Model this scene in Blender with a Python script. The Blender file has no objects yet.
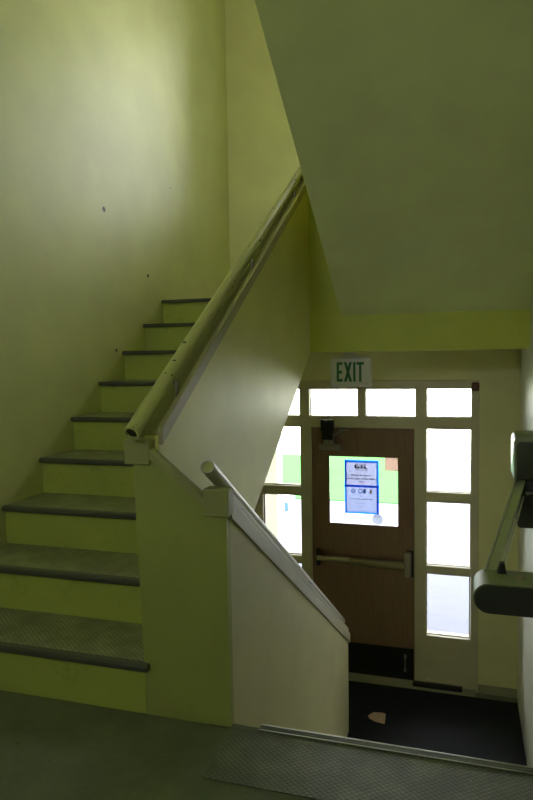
import bpy, bmesh, math, random
from mathutils import Vector, Matrix
random.seed(4)
S = bpy.context.scene
COL = S.collection

# ------------------------------------------------------------------ helpers
def BM(): return bmesh.new()
def add_box(bm, x0, x1, y0, y1, z0, z1, bev=0.0, seg=2):
    t = bmesh.new()
    bmesh.ops.create_cube(t, size=1.0)
    for v in t.verts:
        v.co = Vector((x0 + (v.co.x + .5) * (x1 - x0), y0 + (v.co.y + .5) * (y1 - y0), z0 + (v.co.z + .5) * (z1 - z0)))
    if bev > 0:
        bmesh.ops.bevel(t, geom=list(t.edges), offset=bev, segments=seg, affect='EDGES', profile=.5)
    merge(bm, t); return bm
def merge(bm, t):
    m = bpy.data.meshes.new('t'); t.to_mesh(m); t.free(); bm.from_mesh(m); bpy.data.meshes.remove(m)
def add_prism(bm, pts, axis, a, b, bev=0.0, seg=2):
    """polygon pts extruded along an axis: 'x' -> pts are (y,z); 'y' -> (x,z); 'z' -> (x,y)"""
    def P(p, s):
        return {'x': (s, p[0], p[1]), 'y': (p[0], s, p[1]), 'z': (p[0], p[1], s)}[axis]
    t = bmesh.new()
    A = [t.verts.new(P(p, a)) for p in pts]; B = [t.verts.new(P(p, b)) for p in pts]
    n = len(pts)
    t.faces.new(A); t.faces.new(B[::-1])
    for i in range(n):
        t.faces.new((A[i], B[i], B[(i + 1) % n], A[(i + 1) % n]))
    bmesh.ops.recalc_face_normals(t, faces=t.faces)
    if bev > 0:
        bmesh.ops.bevel(t, geom=list(t.edges), offset=bev, segments=seg, affect='EDGES', profile=.5)
    merge(bm, t); return bm
def add_tube(bm, p, q, r, n=20, r2=None):
    p, q = Vector(p), Vector(q); d = q - p
    M = Matrix.Translation((p + q) / 2) @ d.to_track_quat('Z', 'Y').to_matrix().to_4x4()
    bmesh.ops.create_cone(bm, cap_ends=True, segments=n, radius1=r, radius2=r if r2 is None else r2, depth=d.length, matrix=M)
    return bm
def add_pipe(bm, p, q, r, rin, n=28):
    """hollow open pipe"""
    p, q = Vector(p), Vector(q); d = (q - p).normalized()
    a = d.orthogonal().normalized(); b = d.cross(a)
    rings = []
    for (c, rr) in ((p, rin), (p, r), (q, r), (q, rin)):
        rings.append([bm.verts.new(c + a * rr * math.cos(2 * math.pi * i / n) + b * rr * math.sin(2 * math.pi * i / n)) for i in range(n)])
    for k in range(4):
        A, B = rings[k], rings[(k + 1) % 4]
        for i in range(n):
            bm.faces.new((A[i], A[(i + 1) % n], B[(i + 1) % n], B[i]))
    bmesh.ops.recalc_face_normals(bm, faces=bm.faces)
    return bm
def add_disc(bm, c, r, y0, y1, n=40):
    add_tube(bm, (c[0], y0, c[1]), (c[0], y1, c[1]), r, n); return bm
def obj(name, bm, mat, parent=None, smooth=False):
    me = bpy.data.meshes.new(name); bm.to_mesh(me); bm.free()
    if isinstance(mat, (list, tuple)):
        for m in mat: me.materials.append(m)
    else: me.materials.append(mat)
    if smooth:
        for p in me.polygons: p.use_smooth = True
        me.set_sharp_from_angle(angle=math.radians(35))
    o = bpy.data.objects.new(name, me); COL.objects.link(o)
    if parent is not None:
        o.parent = parent
        o.matrix_parent_inverse = Matrix.Translation(-parent.location)
    return o
def tag(o, label, cat, group=None, kind=None):
    o['label'] = label; o['category'] = cat
    if group: o['group'] = group
    if kind: o['kind'] = kind
    return o
def thing(name, label, cat, loc, group=None, kind=None):
    o = bpy.data.objects.new(name, None); COL.objects.link(o); o.location = loc
    o.empty_display_size = .1
    return tag(o, label, cat, group, kind)
def struct(name, bm, mat, label, cat):
    return tag(obj(name, bm, mat), label, cat, kind='structure')

# ------------------------------------------------------------------ materials
def srgb(r, g, b):
    f = lambda c: (c / 255) / 12.92 if c / 255 <= .04045 else ((c / 255 + .055) / 1.055) ** 2.4
    return (f(r), f(g), f(b), 1)
class N:
    def __init__(s, name):
        s.m = bpy.data.materials.new(name); s.m.use_nodes = True
        s.t = s.m.node_tree; s.t.nodes.clear()
        s.out = s.t.nodes.new('ShaderNodeOutputMaterial')
    def n(s, typ, **kw):
        o = s.t.nodes.new('ShaderNode' + typ)
        for k, v in kw.items(): setattr(o, k, v)
        return o
    def l(s, a, b): s.t.links.new(a, b)
    def math(s, op, a, b=None, c=None):
        o = s.n('Math', operation=op)
        for i, v in enumerate((a, b, c)):
            if v is None: continue
            if isinstance(v, (int, float)): o.inputs[i].default_value = v
            else: s.l(v, o.inputs[i])
        return o.outputs[0]
    def mix(s, fac, a, b):
        o = s.n('Mix', data_type='RGBA')
        for sock, v in ((o.inputs[0], fac), (o.inputs[6], a), (o.inputs[7], b)):
            if isinstance(v, (int, float)): sock.default_value = v
            elif isinstance(v, tuple): sock.default_value = v
            else: s.l(v, sock)
        return o.outputs[2]
    def pos(s): return s.n('NewGeometry').outputs['Position']
    def noise(s, scale, detail=3, vec=None, rough=.5):
        o = s.n('TexNoise'); o.inputs['Scale'].default_value = scale; o.inputs['Detail'].default_value = detail
        o.inputs['Roughness'].default_value = rough
        s.l(vec if vec is not None else s.pos(), o.inputs['Vector'])
        return o.outputs['Fac']
    def ramp(s, fac, a, b):
        o = s.n('MapRange'); o.inputs[1].default_value = a; o.inputs[2].default_value = b
        s.l(fac, o.inputs[0]); return o.outputs[0]
    def bump(s, h, strength, dist=.01):
        o = s.n('Bump'); o.inputs['Strength'].default_value = strength; o.inputs['Distance'].default_value = dist
        s.l(h, o.inputs['Height']); return o.outputs[0]
    def bsdf(s, col, rough=.5, metal=0, normal=None, spec=.5, coat=0, coat_rough=.2):
        b = s.n('BsdfPrincipled')
        if isinstance(col, tuple): b.inputs['Base Color'].default_value = col
        else: s.l(col, b.inputs['Base Color'])
        if isinstance(rough, (int, float)): b.inputs['Roughness'].default_value = rough
        else: s.l(rough, b.inputs['Roughness'])
        b.inputs['Metallic'].default_value = metal
        b.inputs['Specular IOR Level'].default_value = spec
        b.inputs['Coat Weight'].default_value = coat; b.inputs['Coat Roughness'].default_value = coat_rough
        if normal is not None: s.l(normal, b.inputs['Normal'])
        s.l(b.outputs[0], s.out.inputs[0]); return b

def scale_col(c, k): return (c[0] * k, c[1] * k, c[2] * k, 1)
def paint(name, col, rough=.42, spots=(), scuff=0.0, spec=.5, chips=0.0, bump=.12):
    m = N(name)
    nz = m.noise(3.2, 4)
    c = m.mix(m.ramp(nz, .35, .7), scale_col(col, .95), scale_col(col, 1.04))
    if scuff > 0:
        d = m.ramp(m.noise(7, 6, rough=.7), .56, .75)
        c = m.mix(m.math('MULTIPLY', d, scuff), c, scale_col(col, .35))
    if chips > 0:
        d = m.ramp(m.noise(26, 3), 1 - chips, 1.02 - chips)
        c = m.mix(d, c, (.03, .028, .02, 1))
    for (x, y, z, r) in spots:
        v = m.n('VectorMath', operation='DISTANCE'); m.l(m.pos(), v.inputs[0]); v.inputs[1].default_value = (x, y, z)
        dd = m.math('ADD', v.outputs['Value'], m.math('MULTIPLY', m.noise(60, 2), r * .9))
        c = m.mix(m.ramp(dd, r * 1.5, r * 1.2), c, (.03, .028, .018, 1))
    fine = m.noise(55, 3); big = m.noise(2.1, 2)
    h = m.math('ADD', m.math('MULTIPLY', fine, .25), m.math('MULTIPLY', big, 1.6))
    m.bsdf(c, rough, normal=m.bump(h, bump, .02), spec=spec)
    return m.m

WALL = (.655, .665, .31, 1)
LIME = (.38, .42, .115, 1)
CREAM = (.65, .63, .28, 1)
M = {}
M['wall_left'] = paint('pale_green_gloss_paint', WALL, .48, spots=[(-2.2547, 3.781, 2.303, .019), (-2.2547, 4.368, 1.938, .016), (-2.2547, 4.786, 2.676, .007), (-2.2547, 3.881, 1.386, .013)])
M['wall'] = paint('pale_green_wall_paint', WALL, .45)
M['back'] = paint('back_wall_yellow_paint', (.67, .65, .33, 1), .5, spots=[(-1.55, 6.128, 2.72, .009)])
M['soffit'] = paint('grey_green_soffit_paint', (.74, .79, .42, 1), .6)
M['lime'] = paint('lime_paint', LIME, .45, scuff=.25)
M['riser'] = paint('lime_riser_paint', (.46, .52, .11, 1), .45, scuff=.55)
M['beam'] = paint('lime_beam_paint', (.56, .60, .09, 1), .5)
M['panel'] = paint('cream_parapet_paint', (.66, .65, .23, 1), .5, spec=.25)
M['panel_low'] = paint('cream_low_parapet_paint', (.64, .60, .37, 1), .5, spec=.3, scuff=.08)
M['cap'] = paint('tan_cap_paint', (.50, .47, .33, 1), .38, scuff=.2)
M['trim_olive'] = paint('olive_tan_trim_paint', (.40, .38, .20, 1), .5, spec=.25, bump=.03)
M['capgreen'] = paint('green_cap_paint', (.36, .37, .15, 1), .45, scuff=.2)
M['rail_green'] = paint('worn_green_rail_paint', (.52, .53, .22, 1), .36, chips=.33, bump=.015)
M['rail_cream'] = paint('worn_cream_rail_paint', (.52, .50, .38, 1), .34, chips=.30, bump=.015)
M['frame'] = paint('tan_frame_paint', (.62, .57, .41, 1), .42, scuff=.15)
M['baseboard'] = paint('grey_tan_base', (.36, .34, .24, 1), .5, scuff=.3)
M['white_wall'] = paint('pale_right_wall_paint', (.74, .74, .64, 1), .42)
M['entry'] = paint('entrance_wall_paint', (.77, .75, .42, 1), .5)

def simple(name, col, rough=.5, metal=0, spec=.5, noise=.12, scale=30):
    m = N(name)
    c = m.mix(m.noise(scale, 3), scale_col(col, 1 - noise), scale_col(col, 1 + noise))
    m.bsdf(c, rough, metal, spec=spec); return m.m
M['black'] = simple('black_metal', (.012, .012, .014, 1), .4)
M['rubber'] = simple('black_rubber', (.010, .011, .012, 1), .6)
M['closer'] = simple('aged_bronze', (.34, .31, .25, 1), .38, .5)
M['brass'] = simple('dull_brass_bar', (.50, .43, .27, 1), .33, .55)
M['brassdark'] = simple('worn_brass_bar', (.28, .24, .13, 1), .38, .5, noise=.35, scale=60)
M['steel'] = simple('scuffed_steel', (.45, .45, .44, 1), .3, .9)
M['brown'] = simple('reddish_brown_rust', (.14, .06, .04, 1), .6, noise=.5, scale=50)
M['bore_shade'] = simple('pipe_bore_shade', (.02, .02, .012, 1), .8)  # shade inside the open pipe end, put into a near-black colour
M['scrap'] = simple('tan_paper', (.55, .36, .24, 1), .7)

def plate(name, col, line, pitch=.026, w=.14):
    m = N(name)
    sp = m.n('SeparateXYZ'); m.l(m.pos(), sp.inputs[0])
    x, y = sp.outputs[0], sp.outputs[1]
    def lines(v):
        f = m.math('FRACT', m.math('DIVIDE', v, pitch))
        return m.math('ABSOLUTE', m.math('SUBTRACT', f, .5))
    a = lines(m.math('ADD', x, m.math('MULTIPLY', y, 1.25))); b = lines(m.math('SUBTRACT', x, m.math('MULTIPLY', y, 1.25)))
    k = m.math('MINIMUM', a, b)
    mask = m.ramp(k, w, w * .4)
    wear = m.ramp(m.noise(9, 5, rough=.65), .42, .66)
    c = m.mix(wear, scale_col(col, .8), scale_col(col, 1.25))
    c = m.mix(m.math('MULTIPLY', mask, .75), c, line)
    spk = m.ramp(m.noise(70, 2), .70, .76)
    c = m.mix(m.math('MULTIPLY', spk, .5), c, scale_col(col, 2.2))
    r = m.ramp(wear, -0.6, 1.4)
    m.bsdf(c, .42, 0, normal=m.bump(m.math('SUBTRACT', 1, mask), .5, .003)); return m.m
M['tread'] = plate('diamond_tread_plate', (.36, .385, .23, 1), (.11, .12, .07, 1))
M['plate'] = plate('diamond_landing_plate', (.175, .20, .125, 1), (.06, .068, .04, 1), .024)
M['nose'] = paint('worn_nosing_metal', (.085, .095, .062, 1), .42, scuff=.4)
M['nose_bright'] = simple('nosing_edge_highlight', (.72, .72, .70, 1), .3, .9)  # highlight on the rounded nosing edges, put into a bright metal colour

def floor_mat():
    m = N('grey_green_vinyl_floor')
    a = m.noise(5, 6, rough=.65); b = m.noise(42, 3)
    c = m.mix(m.ramp(a, .35, .68), (.125, .148, .09, 1), (.185, .21, .13, 1))
    c = m.mix(m.math('MULTIPLY', m.ramp(b, .62, .74), .45), c, (.27, .28, .19, 1))
    c = m.mix(m.ramp(m.noise(18, 2), .72, .76), c, (.05, .055, .04, 1))
    m.bsdf(c, .46, normal=m.bump(b, .12, .004)); return m.m
M['floor'] = floor_mat()
def mat_mat():
    m = N('black_ribbed_mat')
    a = m.noise(260, 2); b = m.noise(6, 4)
    c = m.mix(b, (.010, .012, .015, 1), (.018, .020, .025, 1))
    m.bsdf(c, .85, normal=m.bump(a, .5, .004), spec=.25); return m.m
M['mat'] = mat_mat()
def door_mat():
    m = N('brown_door_paint')
    mp = m.n('Mapping'); mp.inputs['Scale'].default_value = (14, 14, 1.2); m.l(m.pos(), mp.inputs['Vector'])
    g = m.noise(3, 5, mp.outputs[0], .6)
    c = m.mix(m.ramp(g, .3, .7), (.225, .13, .083, 1), (.29, .175, .115, 1))
    m.bsdf(c, .42, normal=m.bump(g, .08, .003)); return m.m
M['door'] = door_mat()
M['lift_green'] = simple('grey_green_lift_enamel', (.24, .28, .155, 1), .33)
M['lift_arm'] = simple('pale_green_arm_enamel', (.44, .49, .30, 1), .35)
M['lift_face'] = simple('dark_grey_lift_plastic', (.034, .038, .033, 1), .55)
M['lift_grey'] = simple('grey_lift_panel', (.06, .068, .045, 1), .5)
M['lift_edge'] = simple('pale_edge_trim', (.60, .60, .50, 1), .3)

def glass():
    m = N('clear_window_glass')
    tr = m.n('BsdfTransparent'); tr.inputs[0].default_value = (.96, .98, .97, 1)
    gl = m.n('BsdfGlossy'); gl.inputs['Roughness'].default_value = .02
    fr = m.n('Fresnel'); fr.inputs['IOR'].default_value = 1.45
    mx = m.n('MixShader'); m.l(fr.outputs[0], mx.inputs[0]); m.l(tr.outputs[0], mx.inputs[1]); m.l(gl.outputs[0], mx.inputs[2])
    m.l(mx.outputs[0], m.out.inputs[0]); return m.m
M['glass'] = glass()
def translucent(name, col, k=.75):
    m = N(name)
    c = m.mix(m.noise(40, 2), scale_col(col, .94), scale_col(col, 1.04))
    d = m.n('BsdfDiffuse'); t = m.n('BsdfTranslucent'); m.l(c, d.inputs[0]); m.l(c, t.inputs[0])
    mx = m.n('MixShader'); mx.inputs[0].default_value = k
    m.l(d.outputs[0], mx.inputs[1]); m.l(t.outputs[0], mx.inputs[2]); m.l(mx.outputs[0], m.out.inputs[0]); return m.m
M['paper'] = translucent('white_paper', (.48, .50, .62, 1), .8)
M['paper2'] = translucent('white_paper_plain', (.46, .50, .64, 1), .8)
M['tape'] = translucent('blue_tape', (.03, .22, .85, 1), .6)
M['tape_pale'] = translucent('pale_blue_tape', (.12, .45, .95, 1), .75)
M['ink'] = translucent('dark_ink', (.16, .16, .20, 1), .5)
M['ink_pale'] = translucent('pale_grey_ink', (.30, .32, .40, 1), .7)
M['ink_blue'] = translucent('blue_ink', (.22, .34, .62, 1), .7)
M['ink_orange'] = translucent('orange_ink', (.62, .42, .28, 1), .7)
M['card'] = translucent('tan_card', (.60, .49, .43, 1), .8)
M['sticker'] = translucent('pale_sticker', (.50, .53, .60, 1), .85)
M['sign_white'] = simple('white_sign_plastic', (.66, .66, .62, 1), .35, noise=.03)
M['sign_green'] = simple('green_sign_ink', (.012, .16, .055, 1), .45)
def concrete():
    m = N('shade_blue_concrete')
    sp = m.n('SeparateXYZ'); m.l(m.pos(), sp.inputs[0])
    j = m.math('ABSOLUTE', m.math('SUBTRACT', m.math('FRACT', m.math('DIVIDE', m.math('ADD', sp.outputs[1], .18), 1.5)), .5))
    c = m.mix(m.noise(6, 5), (.068, .074, .104, 1), (.086, .093, .130, 1))  # bluish cast of the building's shade is put into the concrete colour
    c = m.mix(m.ramp(j, .497, .499), c, (.05, .05, .06, 1))
    c = m.mix(m.ramp(m.noise(4.2, 2), .70, .73), c, (.06, .06, .07, 1))
    m.bsdf(c, .8); return m.m
M['concrete'] = concrete()
M['street'] = simple('pale_street', (.74, .74, .70, 1), .8, scale=3)
def lawn():
    m = N('short_grass')
    a = m.noise(1.2, 4); b = m.noise(90, 3)
    c = m.mix(a, (.033, .11, .030, 1), (.045, .14, .042, 1)); c = m.mix(m.math('MULTIPLY', b, .5), c, (.03, .11, .03, 1))
    m.bsdf(c, .9, normal=m.bump(b, .6, .03), spec=0); return m.m
M['lawn'] = lawn()
M['rear'] = simple('green_bounce_ground', (.40, .52, .24, 1), .9, scale=2)  # bright green chosen to bounce light up onto the soffit
M['facade'] = paint('outside_wall_paint', (.45, .44, .40, 1), .8)
M['post'] = simple('pale_post_paint', (.68, .70, .95, 1), .6, noise=.05)
M['box_white'] = simple('white_box_paint', (.72, .80, .85, 1), .5)
M['box_blue'] = simple('blue_panel_paint', (.04, .10, .42, 1), .5)

# ------------------------------------------------------------------ key dimensions (metres; half-landing floor is z = 0)
XL, XR = -2.2547, .3975
R_, T_ = .1974, .3135
SL = R_ / T_
Y1 = 2.0714
EYE = 1.3325
YD = 5.3331
ZG = EYE - 2.7474            # entrance floor
YB = 4.571                   # edge of the upper landing
ZB = EYE + .0197             # its underside
ZS = EYE + .2788             # where the next flight's soffit meets it
ZL = 9 * R_                  # upper landing floor
YK = 6.128                   # back wall upstairs
PO = -1.0744                 # outer face of the upper parapet
LP = -.8054                  # face of the lower parapet
YBACK = -1.6
ZMID = ZS + (YB - 2.07) * SL # underside of the next half landing
ZTOP = 5.6

# ------------------------------------------------------------------ the room
struct('wall_left', add_box(BM(), XL - .2, XL, YBACK - .2, YK + .2, ZG - .2, ZTOP + .2), M['wall_left'],
       'tall pale green gloss painted wall beside the stairs going up', 'wall')
struct('wall_right', add_box(BM(), XR, XR + .2, YBACK - .2, YK + .2, ZG - .2, ZTOP + .2), M['white_wall'],
       'pale wall at the right edge behind the lift arm', 'wall')
RX0, RX1, RZ0, RZ1, RZ2, RZ3 = -2.15, -.85, 2.35, 2.95, 4.1, 5.3     # windows behind the half landings
bm = BM()
add_box(bm, XL, RX0, YBACK - .2, YBACK, -.25, ZTOP); add_box(bm, RX1, XR, YBACK - .2, YBACK, -.25, ZTOP)
for (a, c) in ((-.25, RZ0), (RZ1, RZ2), (RZ3, ZTOP)): add_box(bm, RX0, RX1, YBACK - .2, YBACK, a, c)
struct('wall_rear', bm, M['wall'], 'pale green wall behind the half landing', 'wall')
struct('wall_under_landing', add_box(BM(), XL, XR, .6, .75, ZG, -.25), M['wall'], 'wall closing the space under the half landing', 'wall')
struct('ceiling', add_box(BM(), XL - .2, XR + .2, YBACK - .2, YK + .2, ZTOP, ZTOP + .2), M['wall'], 'ceiling at the top of the stairwell', 'ceiling')
# half landing floor
bm = BM()
add_box(bm, XL, XR, YBACK, 2.097, -.25, 0)
add_box(bm, LP - .08, XR, 2.09, 2.125, -.20, 0)
struct('floor', bm, M['floor'], 'worn grey green vinyl floor of the half landing', 'floor')
# entrance floor
struct('floor_entrance', add_box(BM(), XL, XR, .6, YD + .12, ZG - .2, ZG), M['floor'], 'floor in front of the entrance door at the bottom of the stairs', 'floor')
# upper landing slab + its lime edge beam with the wall of the stair well on top
bm = BM()
add_box(bm, XL, XR, YB + .061, YK + .2, ZB + .02, ZL - .001)
struct('floor_upper', bm, M['floor'], 'upper landing floor at the head of the stairs', 'floor')
bm = BM()
add_prism(bm, [(PO - .06, ZB), (XR, ZB), (XR, ZL), (-.80, ZL), (-.80, ZL + .95), (PO - .06, ZL + .95)], 'y', YB + .0005, YB + .06)
struct('ceiling_beam', bm, M['beam'], 'lime green beam above the exit sign, edge of the upper landing', 'beam')
struct('ceiling_entrance', add_box(BM(), XL, XR, YB + .061, YD + .12, ZB, ZB + .019), M['panel'], 'flat ceiling over the entrance door behind the lime beam', 'ceiling')
# soffit of the next flight and half landing above the camera
xs = -.8485
ym = 2.07
bm = BM()
add_prism(bm, [(YB, ZS), (YB, ZL), (ym, ZMID + .36), (YBACK, ZMID + .36), (YBACK, ZMID), (ym, ZMID)], 'x', xs, XR)
struct('ceiling_soffit', bm, M['soffit'], 'big sloping grey green underside of the flight overhead', 'ceiling')
bm = BM(); add_box(bm, XL, xs, YBACK, ym, ZMID, ZMID + .36)
struct('ceiling_landing', bm, M['soffit'], 'underside of the half landing one floor higher', 'ceiling')
bm = BM()
add_prism(bm, [(YB - .02, ZL + .02), (YB - .02, ZL + .9), (ym, ZMID + 1.2), (ym, ZMID + .3)], 'x', xs, xs + .08)
struct('wall_parapet_overhead', bm, M['panel'], 'unseen solid parapet of the flight overhead, put in to block window light', 'wall')  # out of sight, put in to block light from the upper window

# back wall of the upper landing with a window hidden behind the soffit
WX0, WX1, WZ0, WZ1 = -1.52, -.2, 2.75, 4.5
bm = BM()
add_box(bm, XL, WX0, YK, YK + .2, ZL - .5, ZTOP)
add_box(bm, WX1, XR, YK, YK + .2, ZL - .5, ZTOP)
add_box(bm, WX0, WX1, YK, YK + .2, ZL - .5, WZ0)
add_box(bm, WX0, WX1, YK, YK + .2, WZ1, ZTOP)
struct('wall_back', bm, M['back'], 'yellow green wall at the top of the stairs', 'wall')
def window(name, x0, x1, z0, z1, y, label, bead=.012, depth=.05):
    w = thing(name, label, 'window', ((x0 + x1) / 2, y, z0), kind='structure')
    obj('pane', add_box(BM(), x0 + .001, x1 - .001, y + .03, y + .034, z0 + .001, z1 - .001), M['glass'], w)
    b = BM()
    for (a, c, d, e) in ((x0, x0 + bead, z0, z1), (x1 - bead, x1, z0, z1), (x0, x1, z0, z0 + bead), (x0, x1, z1 - bead, z1)):
        add_box(b, a, c, y + .012, y + .029, d, e, .003)
    obj('window_bead', b, M['frame'], w)
    return w
w = window('window_11', WX0, WX1, WZ0, WZ1, YK + .06, 'window lighting the upper landing', .04)
b = BM(); add_box(b, (WX0 + WX1) / 2 - .02, (WX0 + WX1) / 2 + .02, YK + .06, YK + .10, WZ0, WZ1)
obj('window_mullion', b, M['frame'], w)

struct('roof', add_box(BM(), XL - 12, XR + 12, YBACK - 1.8, YK + .2, ZTOP + .2, ZTOP + .5), M['facade'], 'unseen roof slab of the building, rear overhang added to shade the rear windows', 'roof')  # rear overhang added to keep the sun off the rear windows
window('window_12', RX0, RX1, RZ0, RZ1, YBACK - .12, 'window behind the half landing', .04)
window('window_13', RX0, RX1, RZ2, RZ3, YBACK - .12, 'window one floor up behind the half landing', .04)
struct('ground_rear', add_box(BM(), -60, 60, -80, YBACK - .2, ZG - .3, ZG - .1), M['rear'], 'unseen ground behind the building, coloured green to bounce light inside', 'yard')

# ------------------------------------------------------------------ entrance wall: painted wall, tan frame, panes, door
z = lambda v: v
FT, FB = 1.118, ZG
FR = .100
FLX = -1.80                                  # left end of the frame
bm = BM()
add_box(bm, FR, XR, YD, YD + .15, ZG, ZB)
add_box(bm, XL, FLX, YD, YD + .15, ZG, ZB)
add_box(bm, FLX, FR, YD, YD + .15, FT, ZB)
struct('wall_entrance', bm, M['entry'], 'cream green wall around the entrance door and its windows', 'wall')
struct('wall_facade', add_box(BM(), XL - .2, XR + .2, YD + .15, YK + .2, ZB - .0 + .021, ZL - .0), M['facade'], 'underside of the upper floor outside the door', 'wall')
for s, (a, c) in enumerate(((XL - 12, XL - .2), (XR + .2, XR + 12))):
    struct('wall_facade', add_box(BM(), a, c, YK, YK + .2, ZG, ZTOP + .2), M['facade'],
           'outside wall of the building ' + ('left' if s == 0 else 'right') + ' of the stairwell', 'wall')

FY0, FY1 = YD - .014, YD + .09
yg = YD + .02
# openings (x0, x1, z0, z1 relative to eye)
OP = {
 'transom over the left side of the door': (-1.269, -.860, .820, 1.049),
 'transom over the right side of the door': (-.793, -.389, .820, 1.049),
 'topmost pane right of the door, above the sidelight': (-.304, .043, .822, 1.052),
 'second pane from the top right of the door': (-.306, .041, .212, .730),
 'third pane from the top right of the door': (-.306, .038, -.394, .128),
 'lowest pane right of the door, beside the lift housing': (-.305, .034, -.980, -.463),
 'topmost pane left of the door, cut off by the parapet': (-1.70, -1.356, .820, 1.049),
 'second pane from the top left of the door': (-1.70, -1.349, .215, .732),
 'third pane from the top left of the door, above the lower handrail': (-1.691, -1.352, -.391, .136),
 'lowest pane left of the door behind the lower handrail': (-1.691, -1.353, -.98, -.462),
}
DX0, DX1, DZ0, DZ1 = -1.256, -.402, ZG + .03, .722
bm = BM()
def fb(x0, x1, z0, z1, b=.004): add_box(bm, x0, x1, FY0, FY1, z(z0), z(z1), b)
fb(FLX, FR, 1.050, FT)                       # head
fb(FLX, FR, .724, .820)                      # transom bar
for (a, c) in ((FLX, -1.695), (-1.3525, DX0 - .002), (DX1 + .002, -.3055), (.040, FR)):
    fb(a, c, FB + .0, .73)
for (a, c) in ((FLX, -1.70), (-1.356, -1.269), (-.860, -.793), (-.389, -.304), (.043, FR)):
    fb(a, c, .81, 1.06)
for (a, c) in ((-1.70, -1.35), (-.306, .041)):
    fb(a, c, .130, .213); fb(a, c, -.463, -.393); fb(a, c, -1.06, -.980)
    add_box(bm, a, c, FY0 + .012, FY1, z(FB), z(-1.05))
    fb(a, c, FB, FB + .06)
struct('trim_1', bm, M['frame'], 'tan painted frame holding the entrance door and the panes around it', 'door frame')
for i, (lab, (a, c, d, e)) in enumerate(OP.items()):
    window('window_%d' % (i + 1), a - .004, c + .004, z(d) - .004, z(e) + .004, yg - .012, lab, .010)

# the door
d = thing('door_1', 'brown exit door with a square window, brass push bar and black kick plate', 'door', ((DX0 + DX1) / 2, YD, z(DZ0)), kind='structure')
GX0, GX1, GZ0, GZ1 = -1.117, -.522, -.105, .490
y0, y1 = YD + .006, YD + .052
DZ0 = FB + .025
bm = BM()
add_box(bm, DX0, GX0, y0, y1, z(DZ0), z(DZ1)); add_box(bm, GX1, DX1, y0, y1, z(DZ0), z(DZ1))
add_box(bm, GX0, GX1, y0, y1, z(DZ0), z(GZ0)); add_box(bm, GX0, GX1, y0, y1, z(GZ1), z(DZ1))
obj('door_leaf', bm, M['door'], d)
bm = BM()
g = .012
for (a, c, e, f) in ((GX0, GX0 + g, GZ0, GZ1), (GX1 - g, GX1, GZ0, GZ1), (GX0, GX1, GZ0, GZ0 + g), (GX0, GX1, GZ1 - g, GZ1)):
    add_box(bm, a, c, y0 + .003, y0 + .02, z(e), z(f), .003)
obj('glazing_bead', bm, M['door'], d)
obj('pane', add_box(BM(), GX0, GX1, y0 + .022, y0 + .027, z(GZ0), z(GZ1)), M['glass'], d)
obj('kick_plate', add_box(BM(), DX0 + .01, DX1 - .005, y0 - .004, y0 + .001, z(DZ0) + .005, z(-1.119), .001), M['black'], d)
bm = BM()
add_tube(bm, (-.475, y0 - .03, z(-1.19)), (-.475, y0 - .03, z(-1.28)), .006, 12)
add_tube(bm, (-.475, y0 - .03, z(-1.28)), (-.475, y0 - .03, z(-1.305)), .011, 16)
add_box(bm, -.485, -.465, y0 - .035, y0 - .003, z(-1.20), z(-1.17), .004)
obj('door_stop', bm, M['closer'], d, True)
# push bar
bar = thing('push_bar', '', '', (0, 0, 0)); del bar['label'], bar['category']
bar.parent = d; bar.matrix_parent_inverse = Matrix.Translation(-d.location)
bm = BM(); add_prism(bm, [(y0 - .075, z(-.405)), (y0 - .085, z(-.393)), (y0 - .085, z(-.377)), (y0 - .075, z(-.365)), (y0 - .045, z(-.365)), (y0 - .045, z(-.405))], 'x', -1.205, -.93, .003)
obj('bar_grip', bm, M['brass'], bar, True)
bm = BM(); add_prism(bm, [(y0 - .068, z(-.432)), (y0 - .078, z(-.42)), (y0 - .078, z(-.385)), (y0 - .068, z(-.37)), (y0 - .04, z(-.37)), (y0 - .04, z(-.432))], 'x', -.93, -.475, .004)
obj('bar_channel', bm, M['brassdark'], bar, True)
bm = BM(); add_box(bm, -1.215, -1.185, y0 - .06, y0 - .001, z(-.455), z(-.315), .006)
obj('bar_bracket', bm, M['black'], bar, True)
bm = BM(); add_box(bm, -.475, -.425, y0 - .085, y0 - .012, z(-.49), z(-.29), .010, 3)
obj('latch_box', bm, M['closer'], bar, True)
bm = BM(); add_box(bm, -.468, -.408, y0 - .012, y0 - .001, z(-.505), z(-.285), .008, 3)
obj('latch_plate', bm, M['black'], bar, True)
# closer
cl = thing('door_closer', '', '', (0, 0, 0)); del cl['label'], cl['category']
cl.parent = d; cl.matrix_parent_inverse = Matrix.Translation(-d.location)
bm = BM(); add_box(bm, -1.185, -.995, y0 - .05, y0 - .001, z(.535), z(.59), .008, 3)
add_box(bm, -1.145, -1.05, y0 - .062, y0 - .04, z(.555), z(.65), .008, 3)
obj('closer_body', bm, M['closer'], cl, True)
bm = BM(); add_box(bm, -1.158, -1.055, FY0 - .075, FY0 - .002, z(.70), z(.795), .006, 2)
add_box(bm, -1.145, -1.06, FY0 - .085, FY0 - .02, z(.63), z(.71), .006, 2)
obj('closer_bracket', bm, M['black'], cl, True)
bm = BM(); add_tube(bm, (-1.125, y0 - .085, z(.625)), (-.985, y0 - .035, z(.70)), .008, 12)
add_box(bm, -1.01, -.93, y0 - .045, y0 - .001, z(.70), z(.72), .004)
obj('closer_arm', bm, M['closer'], cl, True)
bm = BM(); add_tube(bm, (-1.115, y0 - .075, z(.615)), (-1.115, y0 - .062, z(.615)), .016, 16); add_tube(bm, (-1.07, y0 - .075, z(.612)), (-1.07, y0 - .062, z(.612)), .014, 16)
obj('closer_screw', bm, M['steel'], cl, True)
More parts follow.
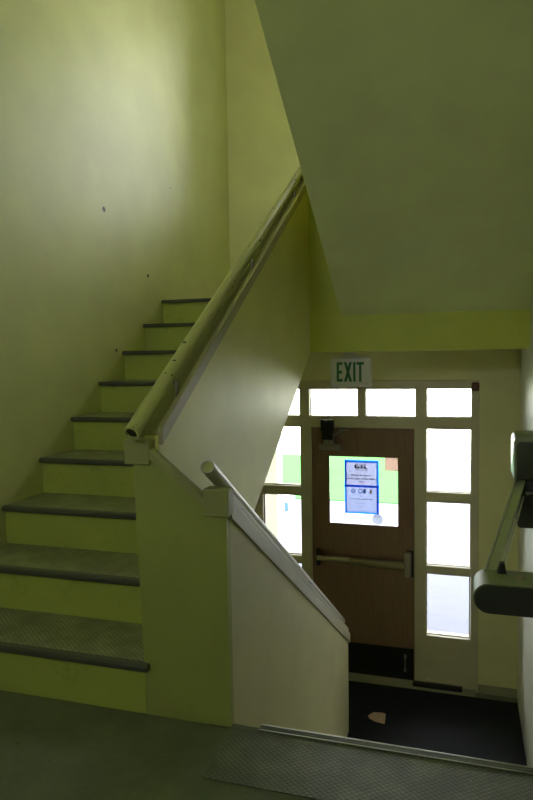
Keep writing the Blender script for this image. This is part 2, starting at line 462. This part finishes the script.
# threshold
struct('trim_2', add_prism(BM(), [(YD - .10, ZG), (YD - .085, ZG + .014), (YD - .02, ZG + .022), (YD + .08, ZG + .022), (YD + .08, ZG)], 'x', -1.75, FR - .02), M['baseboard'],
       'worn grey threshold strip under the entrance door', 'threshold')
struct('baseboard_entrance', add_box(BM(), FR + .002, XR - .001, YD - .016, YD, ZG, ZG + .07, .004), M['baseboard'],
       'low grey baseboard along the wall right of the door', 'baseboard')
tag(obj('door_sweep', add_box(BM(), -.41, -.02, YD - .075, YD - .03, ZG + .016, ZG + .05, .006), M['rubber']),
    'dark rubber strip lying along the foot of the frame right of the door', 'door sweep')
# brown thing at the frame's top corner
tag(obj('wire_box', add_box(BM(), .040, .098, FY0 - .022, FY0 + .0005, z(1.032), z(1.100), .012, 3), M['brown'], smooth=True),
    'small reddish brown box on the top right corner of the tan frame', 'junction box')

# ------------------------------------------------------------------ papers on the door window (seen from the back, backlit)
yp = y0 + .0205
def strip(bm, x0, x1, z0, z1, t=.0006, yy=None):
    yy = yp if yy is None else yy
    add_box(bm, x0, x1, yy - t, yy, z(z0), z(z1))
def words(bm, xc, zc, width, h, n, seed, yy):
    rr = random.Random(seed); x = xc - width / 2
    ws = [rr.uniform(.6, 1.4) for _ in range(n)]; tot = sum(ws)
    for w_ in ws:
        L = width * w_ / tot
        k = max(2, int(L / (h * .8)))
        for i in range(k):
            hh = h * rr.choice((.6, .6, 1, .75))
            strip(bm, x + i * L / k * .9, x + i * L / k * .9 + L / k * .62, zc - h / 2, zc - h / 2 + hh, .0003, yy)
        x += L
nx0, nx1 = -.972, -.700
n1 = thing('notice', 'upper white notice taped to the door window, with a dark printed heading block', 'notice', (-.836, yp, z(.23)))
b = BM(); strip(b, nx0, nx1, .232, .440); obj('sheet', b, M['paper'], n1)
b = BM(); yy = yp - .0007
words(b, -.838, .412, .105, .016, 2, 1, yy)
obj('small_print', b, M['ink_pale'], n1)
b = BM(); words(b, -.838, .366, .115, .010, 3, 2, yy); obj('small_print', b, M['ink_pale'], n1)
b = BM(); strip(b, -.893, -.783, .378, .382, .0003, yy); words(b, -.838, .395, .112, .030, 1, 5, yy); words(b, -.838, .387, .112, .012, 1, 8, yy)
obj('heading_block', b, M['ink'], n1)
for args in ((-.838, .322, .17, .016, 2, 3), (-.836, .293, .25, .016, 4, 4), (-.836, .268, .05, .010, 1, 6)):
    b = BM(); words(b, *args, yy); obj('text_line', b, M['ink_pale'], n1)
n2 = thing('notice', 'lower white notice taped to the door window, with a row of small round logos', 'notice', (-.836, yp, z(.0)))
b = BM(); strip(b, nx0, nx1, .008, .229); obj('sheet', b, M['paper2'], n2)
for cx, r in ((-.906, .019), (-.846, .020)):
    n = 28; b = BM()
    o_ = [b.verts.new((cx + r * math.cos(6.2832 * i / n), yy, z(.187) + r * math.sin(6.2832 * i / n))) for i in range(n)]
    i_ = [b.verts.new((cx + r * .55 * math.cos(6.2832 * i / n), yy, z(.187) + r * .55 * math.sin(6.2832 * i / n))) for i in range(n)]
    for i in range(n): b.faces.new((o_[i], o_[(i + 1) % n], i_[(i + 1) % n], i_[i]))
    obj('logo', b, M['ink_blue'], n2)
b = BM(); add_prism(b, [(-.822, .168), (-.806, .168), (-.798, .178), (-.796, .190), (-.800, .200), (-.808, .206), (-.822, .206)], 'y', yy - .0003, yy); obj('logo', b, M['ink_blue'], n2)
b = BM(); add_prism(b, [(-.770, .170), (-.752, .170), (-.748, .180), (-.752, .190), (-.750, .203), (-.762, .206), (-.766, .190)], 'y', yy - .0003, yy); lg = obj('logo', b, M['ink_orange'], n2); lg['label'] = 'orange logo'
for args in ((-.836, .145, .03, .008, 1, 9), (-.836, .120, .20, .010, 4, 10), (-.85, .083, .08, .006, 2, 11), (-.84, .055, .06, .006, 2, 12)):
    b = BM(); words(b, *args, yy); obj('text_line', b, M['ink_pale'], n2)
yt = yp - .0012
def tape(parent, x0, x1, z0, z1, m, yy):
    b = BM(); strip(b, x0, x1, z0, z1, .0003, yy); o = obj('tape', b, m, parent); o['label'] = 'blue tape strip'
tape(n1, nx0 - .006, nx0 + .010, .222, .450, M['tape'], yt)
tape(n1, nx1 - .010, nx1 + .009, .222, .444, M['tape_pale'], yt)
tape(n1, nx0, nx1, .429, .450, M['tape_pale'], yt - .0004)
tape(n1, nx0 - .010, nx1 + .012, .219, .238, M['tape'], yt - .0008)
tape(n2, nx0 - .006, nx0 + .010, -.006, .219, M['tape_pale'], yt)
tape(n2, nx1 - .010, nx1 + .009, -.006, .219, M['tape'], yt)
tape(n2, nx0 - .004, nx1 + .008, -.006, .010, M['tape_pale'], yt - .0004)
tag(obj('card', add_box(BM(), -.640, -.524, yp - .004, yp - .001, z(.368), z(.488)), M['card']),
    'tan square card in the top right corner of the door window', 'card')
st = thing('sticker', 'round pale sticker at the bottom of the door window', 'sticker', (-.705, yp, z(-.045)))
b = BM(); add_disc(b, (-.705, z(-.045)), .046, yp - .0006, yp); obj('disc', b, M['sticker'], st)
b = BM()
for k in range(3): add_disc(b, (-.722 + .018 * k, z(-.022)), .006, yp - .0012, yp - .0007, 12)
obj('dot_row', b, M['ink_blue'], st)

# ------------------------------------------------------------------ exit sign
ys = 4.75
ex = thing('exit_sign', 'white exit sign with green letters hanging above the door', 'exit sign', (-.818, ys, 1.094))
bm = BM(); add_box(bm, -.970, -.667, ys, ys + .045, 1.096, 1.313, .014, 3)
obj('housing', bm, M['sign_white'], ex, True)
bm = BM(); add_box(bm, -.895, -.745, ys - .005, ys + .05, 1.312, 1.328, .004); add_box(bm, -.86, -.78, ys + .005, ys + .04, 1.326, ZB - .0005, .003)
obj('mounting_canopy', bm, M['sign_white'], ex, True)
bm = BM()
def poly(pts):
    add_prism(bm, pts, 'y', ys - .0035, ys + .001)
lz0, lz1 = 1.133, 1.278; h_ = lz1 - lz0; sw = .017
def rect(a, c, e, f): poly([(a, e), (c, e), (c, f), (a, f)])
x = -.920; wE = .044
rect(x, x + sw, lz0, lz1); rect(x + sw, x + wE, lz0, lz0 + .021); rect(x + sw, x + wE, lz1 - .021, lz1); rect(x + sw, x + wE * .92, lz0 + h_ * .42, lz0 + h_ * .42 + .021)
x = -.866; wX = .060
poly([(x, lz0), (x + .019, lz0), (x + wX, lz1), (x + wX - .019, lz1)]); 
bm2 = bm
poly([(x + wX, lz0), (x + wX - .019, lz0), (x, lz1), (x + .019, lz1)])
x = -.797; rect(x, x + sw, lz0, lz1)
x = -.772; wT = .054
rect(x, x + wT, lz1 - .021, lz1); rect(x + wT / 2 - sw / 2, x + wT / 2 + sw / 2, lz0, lz1 - .0205)
obj('lettering', bm, M['sign_green'], ex)

# ------------------------------------------------------------------ stairs going up
st_up = thing('staircase', 'flight of lime green stairs with metal treads going up along the left wall', 'stairs', (-1.7, Y1, 0))
xr_ = -1.1405
ZU0 = EYE - 1.5141           # underside height at y=2.1204
under = lambda y: ZU0 + (y - 2.1204) * SL
pts = [(2.115, under(2.115)), (YB + .06, under(YB + .06)), (YB + .06, ZL - .02)]
for k in range(9, 0, -1):
    yk = Y1 + (k - 1) * T_ + .045
    pts += [(yk, k * R_ - .02), (yk, (k - 1) * R_ - (.02 if k > 1 else .0))]
pts = [p for p in pts]
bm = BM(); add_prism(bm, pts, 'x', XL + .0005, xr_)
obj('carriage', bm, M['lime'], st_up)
for k in range(1, 10):
    yk = Y1 + (k - 1) * T_; zk = k * R_
    end = xr_ if k > 1 else xr_
    b = BM(); add_box(b, XL + .001, end, yk + .026, yk + .0455, zk - R_ + .001, zk - .0235)
    obj('riser', b, M['riser'], st_up)
    b = BM()
    dep = T_ + .044 if k < 9 else .30
    xe = xr_ if k > 1 else -1.122
    add_box(b, XL + .001, xr_, yk + .034, yk + dep, zk - .022, zk)
    tr = obj('tread', b, M['tread'], st_up)
    b = BM()
    pr = [(yk, zk - .021), (yk, zk - .007), (yk + .003, zk - .002), (yk + .009, zk + .001), (yk + .036, zk + .001), (yk + .036, zk - .023), (yk + .004, zk - .025)]
    add_prism(b, pr, 'x', XL + .001, xe)
    obj('nosing', b, M['nose'], tr)

# ------------------------------------------------------------------ upper parapet (solid wall with a cap) and its handrail
LU = lambda y: 1.008 + SL * (y - 2.1204)           # lower edge of the trim on the outer face
pu = thing('parapet_wall', 'tall solid parapet rising between the stairs going up and the stair well', 'parapet wall', (-1.11, 2.1, 0))
bm = BM()
add_prism(bm, [(2.136, under(2.136)), (YB, under(YB)), (YB, LU(YB) + .02), (2.136, LU(2.136) + .02)], 'x', -1.140, PO)
obj('panel', bm, M['panel'], pu)
bm = BM()
add_prism(bm, [(2.15, LU(2.15) - .01), (YB + .06, LU(YB + .06) - .01), (YB + .06, LU(YB + .06) + .036), (2.15, LU(2.15) + .036)], 'x', -1.197, PO - .004, .004)
obj('cap', bm, M['capgreen'], pu)
bm = BM()
add_prism(bm, [(2.13, LU(2.13)), (YB - .002, LU(YB)), (YB - .002, LU(YB) + .060), (2.13, LU(2.13) + .060)], 'x', PO - .004, PO + .016, .003)
obj('trim_board', bm, M['trim_olive'], pu)
bm = BM(); add_box(bm, -1.197, -1.095, 2.088, 2.165, .945, 1.036, .004)
obj('end_block', bm, M['capgreen'], pu)

hu = thing('handrail', 'worn green pipe handrail on top of the tall parapet beside the stairs going up', 'handrail', (-1.135, 2.05, 1.06))
rx = -1.135
sy = rx / -1.2
ra = Vector((rx, 2.152 * sy, EYE + (1.049 - EYE) * sy)); rb = Vector((rx, 4.887 * sy, EYE + (2.739 - EYE) * sy))
b = BM(); add_pipe(b, ra, rb, .029, .022); rp = obj('rail_pipe', b, M['rail_green'], hu, True)
dd = (rb - ra).normalized()
b = BM(); add_tube(b, ra + dd * .012, ra + dd * .02, .022, 24); obj('pipe_end_disc', b, M['bore_shade'], hu)  # dark disc stands in for the shade inside the open pipe
for f in (.12, .50, .86):
    c = ra.lerp(rb, f); b = BM()
    zc = LU(c.y) + .036
    add_tube(b, (c.x + .012, c.y, c.z - .01), (c.x + .035, c.y, c.z - .022), .008, 12)
    add_tube(b, (c.x + .035, c.y, c.z - .018), (c.x + .035, c.y, zc - .006), .009, 12)
    obj('rail_bracket', b, M['closer'], hu, True)

# ------------------------------------------------------------------ wall across the end of the stair well
LLW = lambda y: .763 - SL * (y - 2.1204)           # lower edge of the lower parapet's trim
wn = thing('well_wall', 'lime green end wall of the stair well with a sloping top between the two parapets', 'parapet wall', (-.97, 2.1, 0))
bm = BM()
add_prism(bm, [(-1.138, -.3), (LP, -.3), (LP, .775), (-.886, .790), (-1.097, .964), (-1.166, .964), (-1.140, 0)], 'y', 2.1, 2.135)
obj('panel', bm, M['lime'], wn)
bm = BM()
add_prism(bm, [(-1.096, .966), (-.884, .791), (-.884, .830), (-1.096, 1.003)], 'y', 2.092, 2.138, .003)
obj('cap', bm, M['capgreen'], wn)

# ------------------------------------------------------------------ lower parapet and its handrail
plw = thing('parapet_wall', 'low solid cream parapet beside the stairs going down to the exit door', 'parapet wall', (-.84, 2.2, 0))
YP = 4.529
bm = BM()
add_prism(bm, [(2.135, -.3), (2.6, ZG), (YP - .03, ZG), (YP - .03, LLW(YP - .03) + .02), (2.135, LLW(2.135) + .02)], 'x', LP - .075, LP - .0005)
obj('panel', bm, M['panel_low'], plw)
bm = BM()
add_prism(bm, [(2.13, LLW(2.13)), (YP, LLW(YP)), (YP, LLW(YP) + .073), (2.13, LLW(2.13) + .073)], 'x', LP - .083, LP + .010, .003)
obj('trim_board', bm, M['cap'], plw)
bm = BM()
add_prism(bm, [(2.14, LLW(2.14) + .077), (YP - .03, LLW(YP - .03) + .077), (YP - .03, LLW(YP - .03) + .104), (2.14, LLW(2.14) + .104)], 'x', LP - .078, LP + .004, .004)
obj('cap', bm, M['cap'], plw)
bm = BM(); add_box(bm, -.887, LP + .011, 2.088, 2.150, .770, .868, .004)
obj('end_block', bm, M['capgreen'], plw)
hl = thing('handrail', 'worn cream pipe handrail on the low parapet beside the stairs going down', 'handrail', (-.85, 2.1, .93))
def on_x(px, py, X0):
    yaw, pit, rol = (math.radians(a) for a in (17.1992, -3.8911, .9444))
    fw = Vector((-math.sin(yaw) * math.cos(pit), math.cos(yaw) * math.cos(pit), math.sin(pit)))
    rt = Vector((math.cos(yaw), math.sin(yaw), 0)); up = rt.cross(fw)
    A = rt * math.cos(rol) - up * math.sin(rol); B = rt * math.sin(rol) + up * math.cos(rol)
    r = fw + A * (px - 266.5) / 646.517 + B * (400 - py) / 646.517
    return Vector((0, 0, EYE)) + r * (X0 / r.x)
la = Vector((-.852, 2.05, .956)); lb = Vector((-.852, 4.50, .956 - SL * 2.45))
b = BM(); add_pipe(b, la, lb, .0255, .019); obj('rail_pipe', b, M['rail_cream'], hl, True)
dd = (lb - la).normalized()
b = BM(); add_tube(b, la + dd * .006, la + dd * .014, .0195, 24); obj('pipe_end_disc', b, M['rail_green'], hl)
for f in (.17, .55, .90):
    c = la.lerp(lb, f); b = BM()
    zc = LLW(c.y) + .104
    add_tube(b, (c.x + .005, c.y, c.z - .015), (c.x + .03, c.y, c.z - .03), .009, 12)
    add_tube(b, (c.x + .03, c.y, c.z - .026), (c.x + .03, c.y, zc - .012), .010, 12)
    obj('rail_bracket', b, M['closer'], hl, True)

# ------------------------------------------------------------------ landing edge plate and stairs going down
lpz = thing('tread_plate', 'diamond pattern metal plate along the landing edge at the top of the stairs down', 'tread plate', (-.2, 1.97, 0))
b = BM(); add_box(b, LP + .012, XR - .002, 1.81, 2.098, .0002, .004, .001)
obj('plate', b, M['plate'], lpz)
b = BM()
add_prism(b, [(2.098, 0.0003), (2.098, .006), (2.110, .008), (2.132, .008), (2.139, .004), (2.141, -.004), (2.141, -.03), (2.1255, -.03), (2.1255, .0003)], 'x', -.70, XR - .002, .001)
obj('nosing', b, M['nose'], lpz)
for (ya, yb_) in ((2.1035, 2.1070), (2.1335, 2.1385)):
    b = BM(); add_tube(b, (-.70, (ya + yb_) / 2, .0068), (XR - .002, (ya + yb_) / 2, .0068), (yb_ - ya) / 2, 16); obj('nosing_highlight', b, M['nose_bright'], lpz, True)  # thin bright tubes stand in for the highlight lines along the nosing
NR = 7; rd = -ZG / NR; td = .296
st_dn = thing('staircase', 'flight of stairs going down from the landing edge to the entrance mat', 'stairs', (-.2, 2.15, ZG))
xa, xb = LP + .002, XR - .001
pts = [(2.127, -.201), (2.127, -rd - .02)]
yy = 2.127
pts = [(2.0, -.26), (2.127, -.26)]
for k in range(1, NR):
    ya = 2.115 + (k - 1) * td
    pts += [(max(ya, 2.127), -k * rd - .02), (ya + td, -k * rd - .02)]
pts += [(2.115 + (NR - 1) * td, ZG + .0005), (2.0, ZG + .0005)]
# remove near duplicate of the first riser
bm = BM(); add_prism(bm, pts, 'x', xa, xb); obj('carriage', bm, M['lime'], st_dn)
for k in range(1, NR):
    ya = 2.127 + (k - 1) * td; zk = -k * rd
    b = BM(); add_box(b, xa, xb, ya, ya + td + .012, zk - .0195, zk, .003); tr = obj('tread', b, M['tread'], st_dn)

# mat and scrap
tag(obj('floor_mat', add_box(BM(), -1.78, XR - .004, 2.127 + (NR - 1) * td + .02, YD - .105, ZG + .0005, ZG + .012, .003), M['mat']),
    'black entrance mat at the bottom of the stairs in front of the door', 'mat')
b = BM()
add_prism(b, [(-.700, 4.735), (-.668, 4.792), (-.598, 4.802), (-.574, 4.790), (-.566, 4.655), (-.640, 4.668), (-.686, 4.70)], 'z', ZG + .0125, ZG + .0145)
tag(obj('paper_scrap', b, M['scrap']), 'torn tan scrap of paper lying on the black mat', 'paper scrap')

# ------------------------------------------------------------------ stair lift arm on the right wall
lf = thing('stair_lift', 'grey green lift mechanism with two rounded housings joined by an arm on the right wall', 'stair lift', (XR, 2.4, .5))
def stadium(x0, z0, z1, xe):
    r = (z1 - z0) / 2; c = (x0 + r, (z0 + z1) / 2); P = []
    for i in range(17):
        a = math.pi / 2 + math.pi * i / 16
        P.append((c[0] + r * math.cos(a), c[1] + r * math.sin(a)))
    return P + [(xe, z0), (xe, z1)]
b = BM(); add_prism(b, stadium(.023, .5485, .6405, XR - .001), 'y', 2.006, 2.145)
lo = obj('lower_housing', b, M['lift_green'], lf, True)
b = BM(); add_prism(b, stadium(.026, .5515, .6375, XR - .004), 'y', 1.998, 2.0058)
obj('end_cover', b, M['lift_face'], lo)
b = BM(); add_tube(b, (.160, 2.075, .640), (.160, 2.075, .648), .010, 14); obj('bolt', b, M['brass'], lo, True)
# upper housing
b = BM()
def rbox(x0, x1, z0, z1, r):
    P = []
    for (cx, cz, a0) in ((x0 + r, z1 - r, 90),):
        for i in range(9):
            a = math.radians(a0 + 90 * i / 8); P.append((cx + r * math.cos(a), cz + r * math.sin(a)))
    return P + [(x0, z0), (x1, z0), (x1, z1)]
add_prism(b, rbox(.196, XR - .001, .792, .978, .030), 'y', 2.90, 3.12, .004)
uo = obj('upper_housing', b, M['lift_green'], lf, True)
b = BM(); add_prism(b, rbox(.204, XR - .004, .796, .955, .018), 'y', 2.888, 2.8995, .004)
obj('front_panel', b, M['lift_grey'], uo, True)
b = BM(); add_box(b, .214, XR - .001, 2.93, 3.10, .575, .7915, .014, 3); obj('lower_body', b, M['lift_face'], uo, True)
b = BM(); add_tube(b, (.25, 2.925, .735), (.25, 2.9, .735), .008, 12); add_box(b, .25, XR - .002, 2.905, 2.928, .731, .739)
obj('pivot_pin', b, M['steel'], uo, True)
# arm: flat bar, its pale edge, a thin rod and bracket
def bar3(bm, p, q, w, t):
    p, q = Vector(p), Vector(q); d_ = (q - p).normalized(); s_ = d_.cross(Vector((0, 0, 1))).normalized(); u_ = s_.cross(d_)
    V = [[bm.verts.new(c + s_ * a * w / 2 + u_ * e * t / 2) for (a, e) in ((-1, -1), (1, -1), (1, 1), (-1, 1))] for c in (p, q)]
    bm.faces.new(V[0]); bm.faces.new(V[1][::-1])
    for i in range(4): bm.faces.new((V[0][i], V[1][i], V[1][(i + 1) % 4], V[0][(i + 1) % 4]))
    bmesh.ops.recalc_face_normals(bm, faces=bm.faces)
b = BM(); bar3(b, (.078, 2.125, .632), (.226, 2.93, .782), .034, .010); ar = obj('arm', b, M['lift_arm'], lf)
b = BM(); bar3(b, (.060, 2.125, .634), (.207, 2.93, .784), .005, .024); obj('arm_edge', b, M['lift_edge'], ar)
b = BM(); bar3(b, (.104, 2.12, .655), (.226, 2.95, .715), .008, .010); bar3(b, (.114, 2.12, .655), (.240, 2.95, .715), .005, .010)
obj('rod', b, M['lift_edge'], lf)
b = BM(); add_prism(b, [(.094, .6395), (.124, .6395), (.118, .672), (.104, .672)], 'y', 2.105, 2.14, .003); obj('rod_bracket', b, M['black'], lf, True)

# ------------------------------------------------------------------ outside
ZO = ZG - .10
struct('ground_paving', add_box(BM(), -14, 14, YD + .12, 12.3, ZO - .2, ZO), M['concrete'], 'pale concrete paving outside the entrance door', 'paving')
struct('ground_path', add_box(BM(), -1.12, 14, 12.3, 17.8, ZO - .2, ZO), M['concrete'], 'bright concrete path beyond the paving', 'path')
struct('ground_lawn', add_box(BM(), -40, -1.12, 12.3, 17.8, ZO - .2, ZO + .02), M['lawn'], 'sunlit green lawn seen through the door window', 'lawn')
struct('ground_street', add_box(BM(), -90, 90, 17.8, 160, ZO - .2, ZO), M['street'], 'pale street beyond the lawn', 'street')
tag(obj('porch_post', add_box(BM(), -2.12, -1.855, 6.32, 6.52, ZO, ZB + .02, .01), M['post']), 'pale porch post outside the third pane left of the door', 'post')
bx = thing('ground_box', 'low white box with a dark blue mark standing on the paving outside', 'utility box', (-3.2, 11.2, ZO))
b = BM(); add_box(b, -3.42, -2.98, 11.0, 11.3, ZO, ZO + .30, .02); obj('box_body', b, M['box_white'], bx)
b = BM(); add_box(b, -3.10, -3.03, 10.99, 10.9995, ZO + .07, ZO + .23); obj('blue_mark', b, M['box_blue'], bx)

# ------------------------------------------------------------------ light
W = bpy.data.worlds.new('sky'); S.world = W; W.use_nodes = True
bg = W.node_tree.nodes['Background']; bg.inputs[0].default_value = (1.0, .98, 1.0, 1); bg.inputs[1].default_value = 1.6
sl = bpy.data.lights.new('sun', 'SUN'); sl.energy = 6.5; sl.angle = math.radians(.6); sl.color = (1, .97, .90)
so = bpy.data.objects.new('sun', sl); COL.objects.link(so); so.location = (0, -5, 12)
el, az = math.radians(74), math.radians(10)
so.rotation_euler = Vector((math.sin(az) * math.cos(el), math.cos(az) * math.cos(el), -math.sin(el))).to_track_quat('-Z', 'Y').to_euler()
def portal(x0, x1, z0, z1, y):
    l = bpy.data.lights.new('portal', 'AREA'); l.shape = 'RECTANGLE'; l.size = x1 - x0; l.size_y = z1 - z0
    l.cycles.is_portal = True
    o = bpy.data.objects.new('sky_portal', l); COL.objects.link(o); o.location = ((x0 + x1) / 2, y, (z0 + z1) / 2)
    o.rotation_euler = (math.radians(-90), 0, 0)
    return o
portal(WX0, WX1, WZ0, WZ1, YK + .15)
portal(FLX + .1, FR - .05, z(-1), z(1.06), YD + .12)

portal(RX0, RX1, RZ0, RZ1, YBACK - .15).rotation_euler = (math.radians(90), 0, 0)
portal(RX0, RX1, RZ2, RZ3, YBACK - .15).rotation_euler = (math.radians(90), 0, 0)

# ------------------------------------------------------------------ camera
yaw, pit, rol = (math.radians(a) for a in (17.1992, -3.8911, .9444))
fw = Vector((-math.sin(yaw) * math.cos(pit), math.cos(yaw) * math.cos(pit), math.sin(pit)))
rt = Vector((math.cos(yaw), math.sin(yaw), 0)); up = rt.cross(fw)
A = rt * math.cos(rol) - up * math.sin(rol); B = rt * math.sin(rol) + up * math.cos(rol)
cd = bpy.data.cameras.new('camera'); cd.sensor_fit = 'HORIZONTAL'; cd.sensor_width = 36; cd.lens = 646.517 * 36 / 533
cd.clip_start = .05; cd.clip_end = 400
co = bpy.data.objects.new('camera', cd); COL.objects.link(co)
co.matrix_world = Matrix(((A.x, B.x, -fw.x, 0), (A.y, B.y, -fw.y, 0), (A.z, B.z, -fw.z, EYE), (0, 0, 0, 1)))
S.camera = co
S.view_settings.view_transform = 'Standard'; S.view_settings.look = 'None'
S.view_settings.gamma = 1; S.view_settings.use_curve_mapping = False
S.view_settings.exposure = 2.75
S.cycles.max_bounces = 14; S.cycles.diffuse_bounces = 8; S.cycles.glossy_bounces = 5; S.cycles.transparent_max_bounces = 12
S.cycles.use_denoising = True
S.cycles.sample_clamp_indirect = 12
